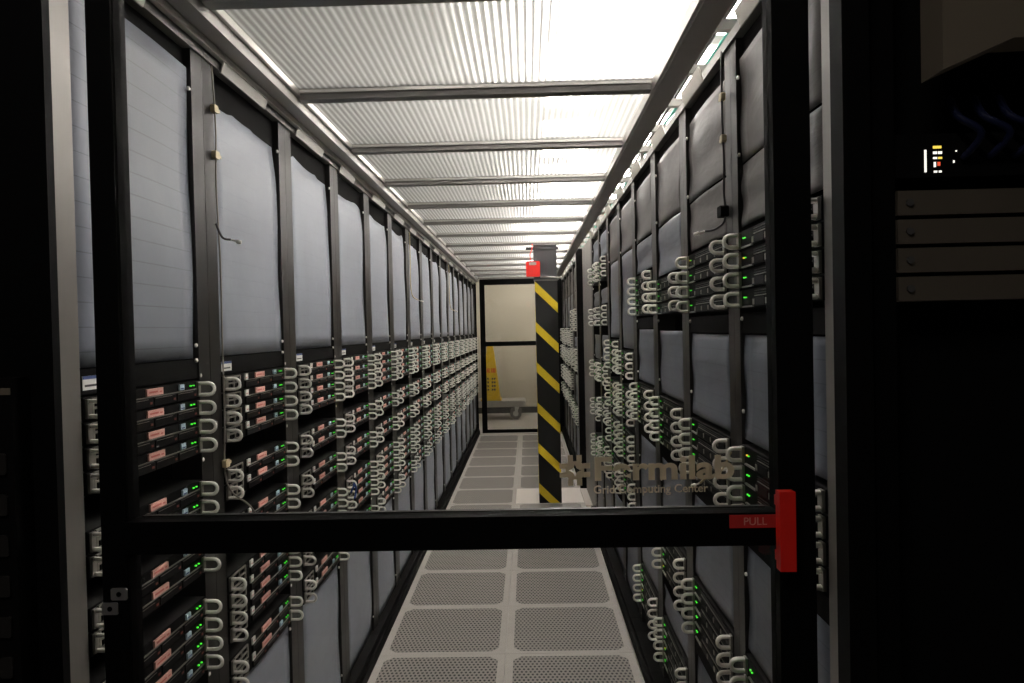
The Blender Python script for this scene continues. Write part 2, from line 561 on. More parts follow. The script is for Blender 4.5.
def left_server_parts():
    """parts of the pink-stickered server; -y is the end nearer the door"""
    P = []
    body = MB().box(-0.62, -0.004, -W / 2, W / 2, 0.001, U - 0.001, 'cover')
    body.cbox(-0.004, 0.0, -W / 2, W / 2, 0.001, U - 0.001, 'chassis', 0.001)
    body.box(0.0, 0.003, -0.100, W / 2 - 0.012, 0.0225, 0.0245, 'bracket')
    P.append(('chassis', body))
    P.append(('handle', thin_handle(-W / 2 + 0.012)))
    P.append(('handle', thin_handle(W / 2 - 0.012)))
    g = MB()
    y0, y1 = -W / 2 + 0.022, -W / 2 + 0.112
    for a, b, c, d in ((y0, y1, 0.003, 0.007), (y0, y1, U - 0.007, U - 0.003), (y0, y0 + 0.006, 0.003, U - 0.003), (y1 - 0.006, y1, 0.003, U - 0.003),
                       ((y0 + y1) / 2 - 0.003, (y0 + y1) / 2 + 0.003, 0.003, U - 0.003), (y0, y1, U / 2 - 0.002, U / 2 + 0.002)):
        g.box(0.0, 0.004, a, b, c, d, 'bracket')
    for q in range(4):
        yy = y0 + 0.014 + q * 0.02
        g.box(0.0, 0.0025, yy, yy + 0.008, 0.010, 0.018, 'bay').box(0.0, 0.0025, yy, yy + 0.008, 0.027, 0.035, 'bay')
    P.append(('vent_grille', g))
    P.append(('white_tag', MB().box(0.0, 0.004, -0.098, -0.078, 0.024, 0.042, 'white').box(0.004, 0.0043, -0.095, -0.081, 0.030, 0.032, 'pink_ink')))
    P.append(('sticker', MB().box(0.0, 0.004, -0.020, 0.050, 0.026, 0.041, 'pink').box(0.004, 0.0043, -0.012, 0.026, 0.0315, 0.0355, 'pink_ink').box(0.004, 0.0043, 0.033, 0.044, 0.031, 0.034, 'pink_ink')))
    P.append(('asset_sticker', MB().box(0.0, 0.004, 0.130, 0.152, 0.027, 0.040, 'ice').box(0.004, 0.0043, 0.133, 0.149, 0.029, 0.032, 'ink')))
    P.append(('status_light', MB().box(0.0, 0.004, 0.187, 0.1902, 0.0315, 0.0347, 'green')))
    P.append(('status_light', MB().box(0.0, 0.004, 0.203, 0.206, 0.0315, 0.0345, 'green')))
    for q in range(3):
        a = -0.098 + q * 0.106
        d = MB().cbox(0.0, 0.005, a, a + 0.102, 0.003, 0.021, 'bay', 0.001)
        d.box(0.005, 0.0056, a + 0.086, a + 0.096, 0.008, 0.013, 'latch')
        d.box(0.005, 0.0056, a + 0.004, a + 0.080, 0.0185, 0.0195, 'bracket')
        P.append(('drive_bay', d))
    return P

UR = 0.0485
def right_server_parts(led=('green', 'green')):
    """thick-handled server; +y is the end nearer the door once turned round"""
    P = []
    body = MB().box(-0.62, -0.004, -W / 2, W / 2, 0.001, UR - 0.001, 'cover')
    body.cbox(-0.004, 0.0, -W / 2, W / 2, 0.001, UR - 0.001, 'chassis', 0.001)
    P.append(('chassis', body))
    P.append(('handle', thick_handle(-W / 2 + 0.014)))
    P.append(('handle', thick_handle(W / 2 - 0.014)))
    P.append(('status_light', MB().box(0.0, 0.004, -0.196, -0.1925, 0.026, 0.0295, led[0])))
    P.append(('status_light', MB().box(0.0, 0.004, -0.184, -0.181, 0.026, 0.029, led[1])))
    P.append(('silver_strip', MB().box(0.0, 0.005, -0.205, -0.130, 0.002, 0.006, 'bright')))
    for q in range(4):
        a = -0.125 + q * 0.084
        d = MB().cbox(0.0, 0.006, a, a + 0.080, 0.004, 0.024, 'bay', 0.001)
        d.box(0.006, 0.007, a + 0.004, a + 0.016, 0.007, 0.021, 'bracket')
        P.append(('drive_bay', d))
    P.append(('vent_grille', MB().box(0.0, 0.003, -0.12, 0.20, 0.028, 0.030, 'bracket').box(0.0, 0.003, -0.12, 0.20, 0.034, 0.036, 'cover').box(0.0, 0.003, -0.12, 0.20, 0.040, 0.042, 'cover')))
    return P

def compile_parts(parts):
    return [(n, b.mesh(n)) for n, b in parts]
def merge(parts, name):
    a = MB()
    for n, b in parts:
        off = len(a.v)
        a.v += b.v
        for f, mi, s in zip(b.f, b.mi, b.sm):
            a.f.append([i + off for i in f]); a.mi.append(a._m(b.mats[mi])); a.sm.append(s)
    return a.mesh(name)

LP_PARTS = compile_parts(left_server_parts())
LP_ONE = merge(left_server_parts(), 'rack_server')
RP_PARTS = [compile_parts(right_server_parts(l)) for l in (('green', 'green'), ('amber', 'green'))]
RP_ONE = merge(right_server_parts(), 'thick_handled_server')

def server(name, parts, one, detailed, loc, rz, label, group, sy=1.0):
    if detailed:
        t = thing(name, label, 'server', loc, rz, group)
        for n, me in parts:
            put(n, me, t)
    else:
        t = tag(put(name, one, None, loc, rz), label, 'server', group)
    t.scale = (1, sy, 1)
    return t

# ------------------------------------------------------------------ racks
def wavy(seed, bow, droop):
    rnd = random.Random(seed)
    a, b, c = rnd.uniform(0, 6), rnd.uniform(0, 6), rnd.uniform(0.7, 1.3)
    def f(w, z0, z1):
        def g(u, v):
            y = (u - 0.5) * w
            z = z0 + (z1 - z0) * v
            top = max(0, v - 0.8) / 0.2
            z -= droop * top * math.sin(PI * min(1, max(0, u))) ** 1.0
            x = 0.0025 * math.sin(3 * c * v * PI + a) + 0.0015 * math.sin(2 * PI * u + b) * v + bow * math.sin(PI * u)
            x -= 0.010 * droop / 0.03 * top if droop else 0
            y += 0.0025 * math.sin(5 * v + a) * (1 if u > 0.9 else 0)
            return (x, y, z)
        return g
    return f

_pan = {}
def blank_panel(w, z0, z1, m, seed, droop=0.0):
    key = (round(w, 3), round(z0, 3), round(z1, 3), m, seed, droop)
    if key not in _pan:
        _pan[key] = MB().sheet(wavy(seed, 0.004, droop)(w, z0, z1), 8, 14, 0.002, m).mesh('blanking_panel')
    return _pan[key]

def screw_mesh():
    return MB().tube([(0.0, 0, 0), (0.004, 0, 0), (0.0055, 0, 0)], [0.0055, 0.0055, 0.003], 'chrome', 8).mesh('screw')
SCREW = screw_mesh()

def rack(face, y0, w, rz, label, group, panels, top, kick, post_m=('post', 'post'), pw=0.0625, near_pw=None, card=None, screws=(), fillers=(), plinth_h=0.085):
    """face: world x of the front; local +x points into the aisle"""
    cy = y0 + w / 2
    t = thing('server_rack', label, 'server rack', (face, cy, 0), rz, group)
    s = 1 if rz == 0 else -1          # local +y is away from the door on the left row
    h = w / 2
    a0 = near_pw or pw
    ends = ((-h, -h + a0, post_m[0]), (h - pw, h, post_m[1])) if s > 0 else ((h - a0, h, post_m[0]), (-h, -h + pw, post_m[1]))
    for e0, e1, pm in ends:
        e0 += 0.0008; e1 -= 0.0008
        p = MB()
        p.box(-0.075, 0.0, e0, e1, plinth_h, top, pm)
        put('post', p, t)
    e = MB()
    e.box(-1.0, -0.08, -h + 0.001, -h + 0.004, 0.02, top - 0.002, 'shell').box(-1.0, -0.08, h - 0.004, h - 0.001, 0.02, top - 0.002, 'shell')
    e.box(-1.0, -0.99, -h + 0.004, h - 0.004, 0.02, top - 0.002, 'shell').box(-0.99, -0.08, -h + 0.004, h - 0.004, top - 0.012, top - 0.002, 'shell')
    e.box(-0.99, -0.08, -h + 0.004, h - 0.004, 0.02, 0.03, 'shell')
    put('enclosure', e, t)
    put('top_cap', MB().box(-0.08, 0.006, -h + 0.001, h - 0.001, top - 0.028, top, 'beam').box(-0.03, -0.019, -h + pw, h - pw, top - 0.115, top - 0.028, 'black'), t)
    pl = MB().box(-0.08, kick - 0.012, -h + 0.001, h - 0.001, 0.0, plinth_h, 'black').box(kick - 0.012, kick, -h + 0.001, h - 0.001, 0.0, 0.05, 'black')
    put('plinth', pl, t)
    pc = ((-h + a0) + (h - pw)) / 2 * s
    pwid = w - a0 - pw - 0.002
    for z0, z1, m, seed, droop in panels:
        put('blanking_panel', blank_panel(pwid, z0, z1, m, seed, droop), t, (-0.010, pc, 0))
    for z0, z1 in fillers:
        f = MB().cbox(-0.012, -0.004, -pwid / 2, pwid / 2, z0, z1, 'black', 0.002)
        q = put('filler_panel', f, t, (0, pc, 0))
        if s > 0:
            put('rack_tag', MB().box(-0.004, -0.003, -pwid / 2 + 0.01, -pwid / 2 + 0.075, z0 + 0.008, z0 + 0.034, 'white').box(-0.003, -0.0027, -pwid / 2 + 0.01, -pwid / 2 + 0.075, z0 + 0.028, z0 + 0.034, 'ink')
                .box(-0.003, -0.0027, -pwid / 2 + 0.016, -pwid / 2 + 0.066, z0 + 0.014, z0 + 0.018, 'skirt'), q)
    if card:
        c0, c1 = card
        cd = MB().prism([(0.008, top - 0.035), (0.012, top - 0.035), (0.026, top + 0.008), (0.022, top + 0.008)], 'y', c0, c1, 'white')
        cd.prism([(0.0125, top - 0.024), (0.0128, top - 0.024), (0.0185, top - 0.006), (0.0182, top - 0.006)], 'y', c0 + 0.02, c0 + (c1 - c0) * 0.6, 'skirt')
        put('name_card', cd, t)
    for yy, zz in screws:
        put('screw', SCREW, t, (-0.004, yy, zz))
    return t

L_GROUPS = [[1.478, 1.432, 1.386, 1.340], [1.232, 1.186], [1.090, 1.044], [0.940, 0.894, 0.848, 0.802], [0.715, 0.669]]
for k in range(LN):
    y0 = LY0 + LP * k
    w = LP
    syl = 1.0
    if k == 0:
        y0, w, syl = 1.214, LP - 0.024, 0.950
    pan = [(1.553, 2.268, 'panel' if k < 1 else 'panel_pale', k % 5, 0.0 if k == 0 else 0.035), (0.095, 0.640, 'panel_pale', (k + 2) % 5, 0.0)]
    h = w / 2
    far = h - 0.0625 + 0.010
    scr = [(h - 0.0625 - 0.008, z) for z in ((2.215, 1.585, 1.548, 0.62, 0.16) if k < 10 else (1.548, 0.16))]
    if k < 8:
        scr += [(far, z) for z in (1.51, 1.30, 0.76)]
    rack(XL, y0, w, 0, 'tall black server rack on the left row, %s from the glass door' % ORD[k], 'left row of server racks',
         pan, TOPZ, 0.045, post_m=('jamb', 'post') if k == 0 else ('post', 'post'),
         card=(-0.22, 0.10) if k % 3 else (-0.25, 0.0), screws=scr, fillers=[(1.504, 1.551)])
    j = 0
    for g in L_GROUPS:
        for zc in g:
            server('rack_server', LP_PARTS, LP_ONE, k < 8, (XL + 0.002, y0 + w / 2, zc - U / 2), 0,
                   'black server with pink sticker, %s from top in %s left-hand rack from door' % (ORD[j], ORD[k]),
                   'pink-stickered servers in the left racks', syl)
            j += 1

def four(z, n=4):
    return [z - 0.0505 * i for i in range(n)]
A, B, C4 = 1.824, 1.268, 0.712
RGROUPS = [
    [four(A), four(B), four(C4)],
    [four(A), four(B), four(C4)],
    [four(A - 0.042, 3), four(B + 0.02), four(0.738), four(0.335)],
    [four(A + 0.014), four(B + 0.035), four(0.368)],
    [four(1.45, 3), four(1.25), four(1.01), four(0.755, 3)],
    [four(1.505), four(1.25), four(1.01), four(0.755)],
    [four(2.086, 3), four(1.745, 3), four(1.32, 3), four(1.06, 3), four(0.76)],
    [four(2.086, 3), four(1.745, 3), four(1.32, 3), four(1.00, 3), four(0.70)],
]
RTOP = 2.385
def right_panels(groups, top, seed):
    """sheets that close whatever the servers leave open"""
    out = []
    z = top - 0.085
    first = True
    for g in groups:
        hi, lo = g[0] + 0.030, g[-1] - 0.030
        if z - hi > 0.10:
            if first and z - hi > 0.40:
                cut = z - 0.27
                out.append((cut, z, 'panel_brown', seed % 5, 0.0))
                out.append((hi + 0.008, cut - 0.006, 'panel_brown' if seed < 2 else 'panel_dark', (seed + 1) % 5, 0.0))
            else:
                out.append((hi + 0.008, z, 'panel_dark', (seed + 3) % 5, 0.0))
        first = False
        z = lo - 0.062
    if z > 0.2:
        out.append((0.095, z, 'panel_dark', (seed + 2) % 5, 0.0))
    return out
for k, groups in enumerate(RGROUPS):
    y0 = 1.348 + RW * k
    w = RW
    sy = 1.0
    if k == 0:
        y0, w, sy = 1.275, 0.665, 1.098
    h = w / 2
    scr = [(-h + 0.055 + 0.008, z) for z in (2.25, 2.05, groups[0][-1] - 0.05, 1.38, 0.95) if all(abs(z - zc) > 0.036 for g in groups for zc in g)] + [(-h + 0.03, 0.30), (-h + 0.03, 0.12)]
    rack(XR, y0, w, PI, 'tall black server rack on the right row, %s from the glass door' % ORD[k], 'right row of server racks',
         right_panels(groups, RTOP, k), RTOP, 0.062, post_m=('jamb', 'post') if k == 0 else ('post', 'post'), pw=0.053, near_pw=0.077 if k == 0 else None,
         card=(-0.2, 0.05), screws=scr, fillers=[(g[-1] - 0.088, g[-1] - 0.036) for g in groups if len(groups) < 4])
    j = 0
    for gi, g in enumerate(groups):
        for zi, zc in enumerate(g):
            server('thick_handled_server', RP_PARTS[1 if (zi + gi + k) % 6 == 1 else 0], RP_ONE, k < 6, (XR - 0.002, y0 + w / 2 + (0.0125 if k == 0 else 0.0), zc - 0.024), PI,
                   'black server with thick looped handles, %s from top in %s right-hand rack from door' % (ORD[j], ORD[k]),
                   'thick-handled servers in the right racks', sy)
            j += 1
# racks beyond the pillar
FY0, FW, FN = 7.20, 0.643, 6
for k in range(FN):
    y0 = FY0 + FW * k
    groups = [four(1.80, 5), four(1.36, 5), four(0.72, 4)] if k < 2 else [four(1.56 + 0.03 * (k % 2), 4), four(1.30 + 0.02 * (k % 3), 4), four(1.04, 4), four(0.74 + 0.03 * (k % 2), 3)]
    rack(XF, y0, FW, PI, 'server rack on the right past the striped pillar, %s beyond it' % ORD[k], 'racks past the pillar',
         right_panels(groups, RTOP, k), RTOP, 0.045, pw=0.075, card=(-0.2, 0.05), screws=[(-FW / 2 + 0.03, 2.2), (-FW / 2 + 0.03, 1.0)])
    j = 0
    for g in groups:
        for zc in g:
            server('thick_handled_server', RP_PARTS[0], RP_ONE, False, (XF - 0.002, y0 + FW / 2, zc - 0.024), PI,
                   'distant server with looped handles, %s from top in %s rack past striped pillar' % (ORD[j], ORD[k]),
                   'servers in the racks past the pillar')
            j += 1
o = put('filler_board', MB().box(0, 0.03, 6.10, 7.10, 0.0, 2.395, 'filler').box(-0.004, 0, 6.10, 6.13, 0.0, 2.395, 'beam'), None, (XR, 0, 0))
tag(o, 'pale grey filler board closing the gap between right-hand racks', 'filler board')
o = put('end_panel', MB().box(0.500, 1.5, 7.13, 7.19, 0.0, 2.40, 'black').box(0.497, 0.500, 7.13, 7.19, 0.0, 2.40, 'beam'))
tag(o, 'tall black end panel of the racks past the striped pillar', 'end panel')

# ------------------------------------------------------------------ pillar
t = thing('support_pillar', 'black pillar with yellow diagonal stripes standing in the aisle', 'pillar', (0.181, 6.655, 0))
put('hazard_wrap', MB().box(-0.103, 0.103, -0.103, 0.103, 0.0, 2.056, 'wrap').box(-0.106, 0.106, -0.106, 0.106, 2.050, 2.062, 'beam'), t)
for i in range(6):
    z1 = 2.045 - 0.372 * i
    st = MB().prism([(-0.102, z1 - 0.090), (0.102, z1 - 0.292), (0.102, z1 - 0.202), (-0.102, z1)], 'y', -0.1045, -0.103, 'yellow')
    # the tape carries on round the left side
    st.prism([(-0.103, z1 - 0.090), (0.05, z1 + 0.060), (0.05, z1 + 0.150) if z1 < 1.9 else (-0.09, z1 + 0.012), (-0.103, z1)], 'x', -0.1045, -0.103, 'yellow')
    put('yellow_stripe', st, t)
put('upper_column', MB().box(-0.112, 0.100, -0.10, 0.10, 2.062, CEIL - 0.022, 'column').box(-0.18, 0.12, -0.11, -0.10, 2.335, 2.36, 'column'), t)
put('pipe', MB().tube([(-0.05, -0.115, 2.085), (0.13, -0.115, 2.075)], 0.008, 'bright', 8).tube([(0.13, -0.115, 2.075), (0.145, -0.115, 2.074)], 0.013, 'bright', 8), t)
t = thing('red_pouch', 'small red pouch hanging by a strap beside the pillar top', 'pouch', (0.063, 6.50, 2.085))
put('pouch', MB().cbox(-0.02, 0.02, -0.063, 0.063, 0, 0.140, 'red', 0.006), t, (0, 0, 0), -PI / 2)
put('clip', MB().cbox(0.02, 0.026, -0.035, 0.03, 0.105, 0.130, 'bright', 0.004), t, (0, 0, 0), -PI / 2)
put('strap', MB().tube([(-0.02, 0, 0.138), (-0.025, 0, 0.20), (-0.005, 0, 0.26), (-0.003, 0.0, 0.30)], 0.011, 'red', 6, ry=0.004), t)

# ------------------------------------------------------------------ far glass door and what stands behind it
t = thing('far_door', 'black-framed glass door closing the far end of the aisle', 'door', (0, Y_END + 0.04, 0))
fr = MB()
fr.box(-0.735, -0.655, -0.025, 0.025, 0.0, CEIL - 0.0, 'frame').box(0.42, 0.50, -0.025, 0.025, 0.0, CEIL, 'frame')
fr.box(-0.655, 0.42, -0.025, 0.025, 2.31, CEIL, 'frame').box(-0.655, 0.42, -0.025, 0.025, 0.0, 0.05, 'frame')
put('door_frame', fr, t)
put('mid_rail', MB().box(-0.655, 0.42, -0.022, 0.022, 1.355, 1.425, 'frame'), t)
put('upper_pane', MB().box(-0.655, 0.42, -0.003, 0.003, 1.425, 2.31, 'pane'), t)
put('lower_pane', MB().box(-0.655, 0.42, -0.003, 0.003, 0.05, 1.355, 'pane'), t)
struct('door_1', MB().box(-0.83, -0.79, Y_END + 0.01, Y_END + 0.07, 0.0, 2.47, 'frame').box(0.50, 0.56, Y_END + 0.01, Y_END + 0.07, 0.0, 2.47, 'frame')
       .box(-0.79, 0.50, Y_END + 0.01, Y_END + 0.07, CEIL + 0.004, 2.47, 'frame'), 'black jambs around the far glass door', 'door frame')

t = thing('platform_cart', 'grey platform cart on casters behind the far glass door', 'cart', (-0.61, 12.95, 0))
dk = MB()
pts = []
for cx_, cy_, a0 in ((0.50, 0.25, 0), (-0.70, 0.25, 90), (-0.70, -0.25, 180), (0.50, -0.25, 270)):
    for i in range(5):
        w = math.radians(a0 + i * 22.5)
        pts.append((cx_ + 0.05 * math.cos(w), cy_ + 0.05 * math.sin(w)))
dk.prism(pts, 'z', 0.235, 0.330, 'cart')
dk.prism([(x * 0.97, y * 0.94) for x, y in pts], 'z', 0.330, 0.342, 'cart')
put('deck', dk, t)
for x in (0.40, -0.58):
    for y in (-0.22, 0.22):
        c = MB()
        c.tube([(x - 0.03, y - 0.02, 0.105), (x - 0.03, y + 0.02, 0.105)], 0.105, 'rubber', 20)
        c.tube([(x - 0.03, y - 0.022, 0.105), (x - 0.03, y + 0.022, 0.105)], 0.05, 'bright', 14)
        cs = put('caster', c, t)
        put('fork', MB().prism([(x - 0.045, 0.08), (x - 0.015, 0.08), (x + 0.035, 0.235), (x - 0.045, 0.235)], 'y', y - 0.030, y - 0.024, 'bright')
            .prism([(x - 0.045, 0.08), (x - 0.015, 0.08), (x + 0.035, 0.235), (x - 0.045, 0.235)], 'y', y + 0.024, y + 0.030, 'bright')
            .box(x - 0.045, x + 0.04, y - 0.03, y + 0.03, 0.225, 0.236, 'bright'), cs)

t = thing('safety_cone', 'tall yellow floor safety cone standing on the platform cart', 'safety cone', (-0.680, 12.88, 0.342))
k = MB()
def frus(mb, r0_, r1_, z0, z1, m):
    i = mb._m(m); b = len(mb.v)
    mb.v += [(-r0_, -r0_, z0), (r0_, -r0_, z0), (r0_, r0_, z0), (-r0_, r0_, z0), (-r1_, -r1_, z1), (r1_, -r1_, z1), (r1_, r1_, z1), (-r1_, r1_, z1)]
    for q in ((0, 3, 2, 1), (4, 5, 6, 7), (0, 1, 5, 4), (1, 2, 6, 5), (2, 3, 7, 6), (3, 0, 4, 7)):
        mb.f.append([b + j for j in q]); mb.mi.append(i); mb.sm.append(False)
frus(k, 0.185, 0.185, 0.0, 0.03, 'caution')
frus(k, 0.165, 0.055, 0.03, 0.96, 'caution')
frus(k, 0.055, 0.035, 0.96, 1.0, 'caution')
put('cone_body', k, t)
pr = MB()
def cone_mark(u0, u1, z0, z1, m):
    g = lambda z: -(0.165 - (z - 0.03) / 0.93 * 0.11) - 0.002
    b = len(pr.v); i = pr._m(m)
    pr.v += [(u0, g(z0), z0), (u1, g(z0), z0), (u1, g(z1), z1), (u0, g(z1), z1), (u0, g(z0) + 0.004, z0), (u1, g(z0) + 0.004, z0), (u1, g(z1) + 0.004, z1), (u0, g(z1) + 0.004, z1)]
    for q in ((0, 1, 2, 3), (7, 6, 5, 4), (0, 4, 5, 1), (1, 5, 6, 2), (2, 6, 7, 3), (3, 7, 4, 0)):
        pr.f.append([b + j for j in q]); pr.mi.append(i); pr.sm.append(False)
for x in (-0.09, 0.015):
    for q in range(3):
        cone_mark(x + q * 0.028, x + q * 0.028 + 0.018, 0.50, 0.58, 'red')
for r in range(4):
    for x in (-0.10, 0.02):
        for q in range(2):
            cone_mark(x + q * 0.04, x + q * 0.04 + 0.028, 0.18 + r * 0.065, 0.215 + r * 0.065, 'skirt')
put('warning_print', pr, t)

# ------------------------------------------------------------------ cables
def cable(name, pts, r, m, label, cat='cable', group=None, extra=None):
    P = [Vector(p) for p in pts]
    out = []
    for i in range(len(P) - 1):
        p0, p1, p2, p3 = P[max(i - 1, 0)], P[i], P[i + 1], P[min(i + 2, len(P) - 1)]
        for s in range(5):
            u = s / 5
            out.append(0.5 * ((2 * p1) + (p2 - p0) * u + (2 * p0 - 5 * p1 + 4 * p2 - p3) * u * u + (3 * p1 - p0 - 3 * p2 + p3) * u ** 3))
    out.append(P[-1])
    t = thing(name, label, cat, tuple(P[0]), 0, group)
    put('cord', MB().tube([tuple(p - P[0]) for p in out], r, m, 6), t)
    for n, mb in (extra(P[0]) if extra else ()):
        put(n, mb, t)
    return t
def clips(pts):
    def f(o):
        res = []
        for x, y, z in pts:
            x, y, z = x - o.x, y - o.y, z - o.z
            res.append(('clip', MB().cbox(x - 0.006, x + 0.006, y - 0.012, y + 0.012, z - 0.010, z + 0.010, 'clip', 0.003).cbox(x - 0.003, x + 0.003, y - 0.004, y + 0.028, z - 0.004, z + 0.004, 'clip', 0.001)))
        return res
    return f
def tip(a, b, boot=None):
    def f(o):
        A_, B_ = Vector(a) - o, Vector(b) - o
        mid = A_ + (B_ - A_) * 0.55
        res = [('probe', MB().tube([tuple(A_), tuple(mid), tuple(mid), tuple(B_)], [0.0025, 0.0025, 0.0055, 0.0055], 'chrome', 8))]
        return res
    return f
xl = XL + 0.010
YP = LY0 + LP + 0.055
cable('sensor_cable', [(xl, YP - 0.02, 2.31), (xl, YP - 0.005, 2.15), (xl, YP - 0.012, 2.0), (xl, YP, 1.8), (xl + 0.002, YP - 0.006, 1.6), (xl, YP, 1.4), (xl, YP, 1.22), (xl + 0.048, YP + 0.03, 1.15), (xl + 0.052, YP + 0.08, 1.10)],
      0.0022, 'cable_grey', 'thin greyish sensor cable clipped to post between first two left racks', 'cable', None,
      clips([(xl, YP - 0.01, 2.20), (xl, YP - 0.01, 2.08), (xl, YP, 1.27)]))
cable('temperature_probe', [(xl, YP - 0.02, 1.90), (xl + 0.012, YP - 0.01, 1.865), (xl + 0.03, YP + 0.0, 1.86)], 0.003, 'cable_dark',
      'small probe sticking out from the second left-hand rack post', 'probe', None, tip((xl + 0.03, YP, 1.86), (xl + 0.055, YP + 0.005, 1.852)))
for kk, z in ((6, 1.86), (10, 1.85)):
    yy = LY0 + LP * kk + 0.05
    cable('temperature_probe', [(xl, yy, 2.30), (xl, yy + 0.004, 2.1), (xl, yy - 0.004, 1.95), (xl + 0.01, yy, z), (xl + 0.04, yy + 0.06, z - 0.03)], 0.0035, 'clip',
          'ivory probe cable on the post of the %s left-hand rack' % ORD[kk], 'probe', None, tip((xl + 0.04, yy + 0.06, z - 0.03), (xl + 0.07, yy + 0.10, z - 0.04)))
xr = XR - 0.010
YQ = 1.348 + RW + 0.045
cable('sensor_cable', [(xr, YQ, 2.36), (xr, YQ + 0.004, 2.2), (xr, YQ - 0.008, 2.05), (xr, YQ, 1.98), (xr, YQ - 0.01, 1.90), (xr - 0.02, YQ + 0.01, 1.875), (xr - 0.045, YQ + 0.03, 1.872)],
      0.003, 'cable_dark', 'dark sensor cable clipped to post between first two right racks', 'cable', None,
      lambda o: clips([(xr, YQ, 2.235), (xr, YQ - 0.003, 2.12)])(o) + tip((xr - 0.045, YQ + 0.03, 1.872), (xr - 0.075, YQ + 0.04, 1.864))(o)
      + [('cable_tie', MB().cbox(-0.014, 0.008, -0.02, 0.02, 1.905 - 2.36, 1.935 - 2.36, 'black', 0.004))])
cable('temperature_probe', [(xr, YQ - 0.03, 1.26), (xr - 0.03, YQ - 0.03, 1.205), (xr - 0.065, YQ - 0.02, 1.188), (xr - 0.08, YQ - 0.005, 1.17)], 0.003, 'clip',
      'metal-tipped probe poking out among the lower handles right of the lettering', 'probe', None, tip((xr - 0.08, YQ - 0.005, 1.17), (xr - 0.10, YQ + 0.01, 1.158)))
cable('patch_cable', [(XL + 0.052, 2.99, 0.93), (XL + 0.062, 3.00, 0.955), (XL + 0.060, 3.02, 0.965), (XL + 0.062, 3.04, 0.94), (XL + 0.058, 3.05, 0.91), (XL + 0.060, 3.02, 0.90)], 0.0045, 'blue',
      'short blue patch cable looped between third and fourth left racks', 'cable')

# cable ladder over the right racks
t = thing('cable_tray', 'grey ladder cable tray running above the right-hand racks', 'cable tray', (0, 0, 2.50))
put('rail', MB().box(0.52, 0.535, 1.3, 11.0, 0, 0.06, 'beam'), t)
put('rail', MB().box(0.915, 0.93, 1.3, 11.0, 0, 0.06, 'beam'), t)
rung = MB().box(0.53, 0.92, -0.016, 0.016, 0.0, 0.03, 'beam').mesh('rung')
for i in range(26):
    put('rung', rung, t, (0, 1.45 + 0.37 * i, 0))
for i in range(5):
    put('foot', MB().box(0.60, 0.62, -0.01, 0.01, RTOP + 0.002 - 2.50, 0.0, 'beam').box(0.58, 0.64, -0.03, 0.03, RTOP + 0.002 - 2.50, RTOP + 0.007 - 2.50, 'beam'), t, (0, 1.63 + 2.3 * i * 0.9, 0))
cols = ['cable_dark', 'cable_grey', 'cable_dark', 'cyan', 'cyan', 'cable_grey', 'cyan', 'cable_dark']
words = ['dark', 'grey', 'slack dark', 'teal', 'bright teal', 'pale grey', 'looped teal', 'black']
for i, c in enumerate(cols):
    x = 0.56 + 0.035 * i
    pts = [(x, 1.3, 2.546)]
    for q in range(1, 12):
        pts.append((x + random.uniform(-0.010, 0.010), 1.3 + 0.85 * q, 2.546 + random.uniform(0, 0.006)))
    if i == 0:
        pts[1:1] = [(0.545, 1.55, 2.572), (0.522, 1.75, 2.576), (0.522, 1.90, 2.576), (0.550, 2.02, 2.566)]
    cable('data_cable', pts, 0.007, c, '%s data cable lying in the tray above the right racks' % words[i], 'cable', 'cables in the tray')

# ------------------------------------------------------------------ near glass door
DY0, DY1 = 1.100, 1.142
t = thing('sliding_door', 'black-framed glass door across the near end of the aisle', 'door', (-0.13, (DY0 + DY1) / 2, 0))
ox, oy = -0.13, (DY0 + DY1) / 2
def dbox(mb, x0, x1, z0, z1, m, y0=DY0, y1=DY1):
    return mb.box(x0 - ox, x1 - ox, y0 - oy, y1 - oy, z0, z1, m)
LXo, LXi, RXi, RXo = -0.677, -0.638, 0.381, 0.437
put('stile', dbox(MB(), LXo, LXi, 0.02, 2.36, 'frame').box(LXi - ox - 0.001, LXi - ox + 0.0015, -0.015, 0.003, 0.05, 2.30, 'black'), t)
put('stile', dbox(MB(), RXi, RXo, 0.02, 2.36, 'frame'), t)
put('top_rail', dbox(MB(), LXi, RXi, 2.28, 2.36, 'frame'), t)
put('bottom_rail', dbox(MB(), LXi, RXi, 0.02, 0.12, 'frame'), t)
RZ0, RZ1 = 1.266, 1.317
mr = dbox(MB(), LXi, RXi, RZ0, RZ1, 'frame')
dbox(mr, LXi + 0.01, RXi - 0.01, RZ1, RZ1 + 0.002, 'post', DY0 + 0.032, DY1)
put('mid_rail', mr, t)
put('upper_pane', dbox(MB(), LXi, RXi, 1.317, 2.28, 'pane', 1.119, 1.123), t)
put('lower_pane', dbox(MB(), LXi, RXi, 0.12, 1.266, 'pane', 1.119, 1.123), t)
# red pull handle
hx0, hx1 = 0.372, 0.396
ph = MB()
ph.prism([(hx0 - ox, DY0 - oy - 0.030), (hx1 - ox, DY0 - oy - 0.030), (hx1 - ox, DY0 - oy - 0.012), (hx0 - ox, DY0 - oy - 0.012)], 'z', 1.235, 1.355, 'red')
ph.box(hx0 - ox + 0.002, hx1 - ox - 0.002, DY0 - oy - 0.012, DY0 - oy, 1.245, 1.260, 'red').box(hx0 - ox + 0.002, hx1 - ox - 0.002, DY0 - oy - 0.012, DY0 - oy, 1.330, 1.345, 'red')
put('pull_handle', ph, t)

